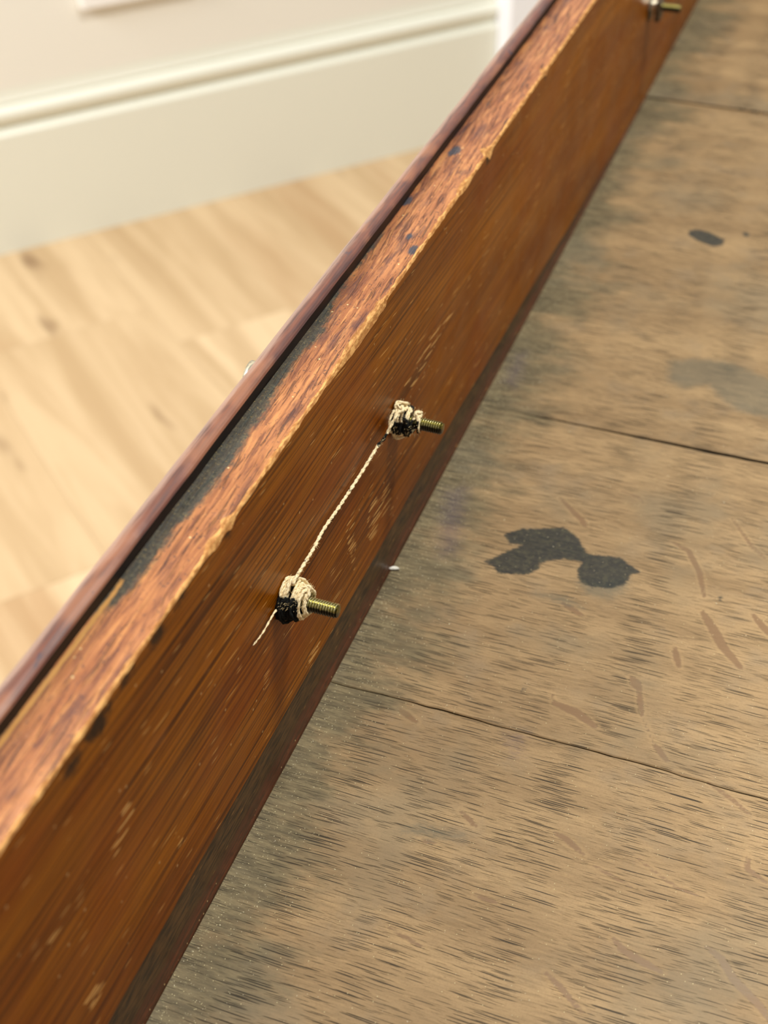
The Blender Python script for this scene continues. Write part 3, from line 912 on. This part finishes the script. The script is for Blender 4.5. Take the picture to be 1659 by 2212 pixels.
def twine_obj(name, paths, r, fn, n=7, tpm=230, label=None):
    V, F = [], []
    for path in paths:
        for pts, rad in two_ply(path, r, tpm):
            v, f = tube_arrays(pts, rad, n, len(V))
            V += v; F += f
    o = mesh_obj(name, V, F, TWINE, smooth=True, attrs=grease_shade_attr(V, fn), parent=twine)
    if label: o['label'] = label
    return o


def wrap(y0, z0, seed, xr, turns, rfun, start=90.0, wob=0.0006, per=14):
    r = random.Random(seed)
    pts, N = [], int(turns * per)
    ph = [r.uniform(0, 6.28) for _ in range(6)]
    for k in range(N + 1):
        g = k / N
        a = math.radians(start) + 2 * math.pi * turns * g
        # wind outwards, back and out again
        x = xr[0] + (xr[1] - xr[0]) * (0.5 - 0.5 * math.cos(g * math.pi * 3 + 0.2)) + wob * math.sin(a * 0.93 + ph[0]) + 0.4 * wob * math.sin(a * 2.3 + ph[1])
        rr = rfun(x, g) * (1 + 0.07 * math.sin(a * 1.31 + ph[2]) + 0.05 * math.sin(a * 2.9 + ph[3])) + 0.00025 * g
        pts.append(rel((x, y0 + rr * math.cos(a), z0 + rr * math.sin(a))))
    return pts


y1, z1 = BOLTS[0]
y2, z2 = BOLTS[1]
r1 = lambda x, g: float(np.interp(x, [0, 0.002, 0.0052, 0.0062, 0.0078], [0.0050, 0.0050, 0.0041, 0.0034, 0.0025]))
paths1 = [wrap(y1, z1, 3, (0.0007, 0.0052), 11.5, r1, 80), wrap(y1, z1, 5, (0.0050, 0.0072), 4.6, r1, 20, 0.0003),
          wrap(y1, z1 + 0.0004, 9, (0.0012, 0.0068), 5.5, lambda x, g: r1(x, g) + 0.0006, 150, 0.0008)]
# knot lump on top
paths1.append([rel((0.0060 + 0.0012 * math.cos(t * 1.3), y1 + 0.0012 * math.cos(t), z1 + 0.0039 + 0.0012 * math.sin(t * 1.1))) for t in np.linspace(0, 20, 90)])
s1 = lambda v: (0.0 if v.x > 0.0060 else 1.0) * float(np.interp(0.606 * v.y + 0.766 * v.z, [-0.0004, 0.0018], [1.4, 0.0])) * (1.0 if v.x < 0.0048 else 0.6)  # lower side blackened: part grease, part painted shade
twine_obj('knot', paths1, 0.00050, s1)

r2 = lambda x, g: float(np.interp(x, [0, 0.002, 0.005, 0.007, 0.009], [0.0047, 0.0046, 0.0034, 0.0028, 0.0024]))
paths2 = [wrap(y2, z2, 13, (0.0007, 0.0046), 7.5, r2, 100), wrap(y2, z2, 15, (0.0046, 0.0080), 4.5, r2, 60, 0.0004),
          [rel((0.0022 + 0.0015 * math.cos(t * 1.2), y2 + 0.0014 * math.cos(t), z2 + 0.0050 + 0.0009 * math.sin(t))) for t in np.linspace(0, 13, 52)],
          [rel((0.0026 + 0.0019 * math.cos(t * 0.9), y2 - 0.0010 + 0.0014 * math.cos(t), z2 - 0.0046 + 0.0008 * math.sin(t * 1.2))) for t in np.linspace(0, 14, 56)],
          [rel((0.0075 + 0.0008 * math.cos(t * 1.2), y2 + 0.0010 * math.cos(t), z2 + 0.0031 + 0.0006 * math.sin(t))) for t in np.linspace(0, 9, 36)]]


def s2(v):
    dz, dy = v.z - (z2 - 0.0575), v.y - (y2 - 0.2293)
    a = 0.0
    if 0.0042 < v.x < 0.0085: a = float(np.interp(0.606 * dy + 0.766 * dz, [-0.0006, 0.0012], [1.1, 0.1]))
    if 0.0010 < v.x < 0.0050: a = max(a, float(np.interp(abs(dz + 0.0002), [0.0016, 0.0034], [0.85, 0.0])))
    return a


twine_obj('knot', paths2, 0.00047, s2)

strand = [rel((a / 1000, b / 1000, c / 1000)) for a, b, c in STRAND]
strand = [rel((0.0030, y1 + 0.0008, z1 + 0.0050))] + strand[0:] + [rel((0.0040, y2 - 0.0040, z2 + 0.0060)), rel((0.0030, y2 - 0.0008, z2 + 0.0052))]
s3 = lambda v: 0.95 * math.exp(-((v.y + 0.2293 - 0.2958) / 0.0022) ** 2) + 0.16 + 0.18 * math.sin(v.y * 900)
twine_obj('strand', [strand], 0.00054, s3, 8, 190)
tail = [rel((a / 1000, b / 1000, c / 1000)) for a, b, c in TAIL]
tail = [rel((0.0014, y1 - 0.0035, z1 - 0.0010))] + tail
V, F = [], []
for pts, rad in two_ply(tail, 0.00038, 200):
    m_ = len(pts)
    v, f = tube_arrays(pts, [rr * (1 - 0.72 * i / m_) for i, rr in enumerate(rad)], 7, len(V))
    V += v; F += f
mesh_obj('tail_end', V, F, TWINE, smooth=True, attrs=grease_shade_attr(V, lambda v: 0.1), parent=twine)

# loose fibres
hr = random.Random(4)
hairs = []
for _ in range(420):
    k = hr.random()
    if k < 0.38:
        x = hr.uniform(0.001, 0.0072); a = hr.uniform(0.2, 2.9); rr = r1(x, 0) + 0.0005
        p = Vector((x, y1 + rr * math.cos(a), z1 + rr * math.sin(a)))
        d = Vector((hr.uniform(-0.4, 0.5), math.cos(a), math.sin(a)))
        L = hr.uniform(0.0004, 0.0016)
    elif k < 0.78:
        x = hr.uniform(0.001, 0.0085); a = hr.uniform(0, 6.28); rr = r2(x, 0) + 0.0006
        p = Vector((x, y2 + rr * math.cos(a), z2 + rr * math.sin(a)))
        d = Vector((hr.uniform(-0.3, 0.6), math.cos(a), math.sin(a)))
        L = hr.uniform(0.0003, 0.0013)
    else:
        i = hr.randrange(1, len(STRAND) - 1); t = hr.random()
        a_, b_ = Vector(STRAND[i]) / 1000, Vector(STRAND[i - 1]) / 1000
        p = a_.lerp(b_, t)
        d = Vector((hr.uniform(0, 1), hr.uniform(-1, 1), hr.uniform(-1, 1)))
        L = hr.uniform(0.0005, 0.0013)
    d.normalize()
    w = Vector((hr.uniform(-1, 1), hr.uniform(-1, 1), hr.uniform(-1, 1))) * L * 0.5
    hairs.append(([rel(p), rel(p + d * L * 0.5 + w * 0.5), rel(p + d * L + w * 0.2)], [0.00005, 0.00004, 0.00002]))
tubes_obj('loose_fibre', hairs, FIBRE, 4, parent=twine, kind='stuff')

# ------------------------------------------------------------------ crumbs and grit
def lump(name, loc, size, mat, seed, squash=0.5, **kw):
    r = random.Random(seed)
    bm = bmesh.new()
    bmesh.ops.create_icosphere(bm, subdivisions=2, radius=1.0)
    for v in bm.verts:
        n = 1 + 0.28 * math.sin(v.co.x * 3.1 + seed) * math.cos(v.co.y * 2.7 - seed) + r.uniform(-0.12, 0.12)
        v.co = Vector((v.co.x * size[0] * n, v.co.y * size[1] * n, v.co.z * size[2] * n))
    lo = min(v.co.z for v in bm.verts)
    for v in bm.verts: v.co.z -= lo
    me = bpy.data.meshes.new(name); bm.to_mesh(me); bm.free(); me.materials.append(mat)
    o = bpy.data.objects.new(name, me); COL.objects.link(o); o.location = loc
    o.rotation_euler = (0, 0, r.uniform(0, 3))
    return finish(o, **kw)


lump('plaster_crumb', (0.0013, 0.3078, BASE + 0.0001), (0.0006, 0.0017, 0.0005), PLASTER, 3,
     label='small white crumb lying against the dark slip beside the oak board', category='crumb')

gr = random.Random(9)
V, F = [], []
for _ in range(1600):
    if gr.random() < 0.72:
        x = min(0.12, 0.0012 + abs(gr.gauss(0, 0.011)))
    else:
        x = gr.uniform(0.002, 0.13)
    y = gr.uniform(0.14, 0.52)
    for jt in JOINTS:
        if abs(y - jt) < 0.0015: y += 0.004
    s = gr.uniform(0.00005, 0.00012) * (1.6 if gr.random() < 0.06 else 1)
    b = len(V)
    a = gr.uniform(0, 3)
    l = gr.uniform(1, 2.2)
    for k in range(4):
        q = a + k * math.pi / 2
        V.append((x + s * (l if k % 2 else 1) * math.cos(q), y + s * (l if k % 2 else 1) * math.sin(q), 0.00002))
    V.append((x, y, s * 1.1 + 0.00002))
    F += [(b, b + 1, b + 4), (b + 1, b + 2, b + 4), (b + 2, b + 3, b + 4), (b + 3, b, b + 4), (b + 3, b + 2, b + 1, b)]
grit = mesh_obj('dust_grit', V, F, DUST, label='pale grit scattered over the oak boards, thickest along the front', category='dust', kind='stuff')
grit.location = (0, 0, BASE)

# ------------------------------------------------------------------ the chest the drawer is pulled out of
chest = empty('chest_of_drawers', (0.30, 0.0, 0.0), label='dark mahogany chest of drawers that the open drawer slides out of', category='chest')
CX0, CX1 = 0.010, 0.46


def cbox(name, bx, mat=CARCASE, bev=0.0015, **kw):
    return boxes_obj(name, bx, mat, bev, parent=chest, **kw)


cbox('side_panel', [(CX0, CX1, -0.026, -0.004, 0.0, 0.662)])
cbox('side_panel', [(CX0, CX1, 0.992, 1.014, 0.0, 0.662)])
cbox('back_panel', [(CX1 - 0.010, CX1 - 0.001, -0.002, 0.990, 0.03, 0.660)], SECOND, 0)
cbox('top_board', [(CX0 - 0.012, CX1 + 0.006, -0.036, 1.024, 0.6635, 0.682)])
cbox('plinth', [(CX0 + 0.004, CX0 + 0.022, -0.003, 0.991, 0.0, 0.058)])
cbox('runner', [(CX0 + 0.001, CX1 - 0.012, -0.003, 0.050, 0.520, 0.5355)])
cbox('runner', [(CX0 + 0.001, CX1 - 0.012, 0.938, 0.991, 0.520, 0.5355)])
for z0, z1_ in ((0.064, 0.286), (0.294, 0.512)):
    cbox('closed_drawer', [(CX0 + 0.001, CX0 + 0.020, 0.000, 0.988, z0, z1_)])
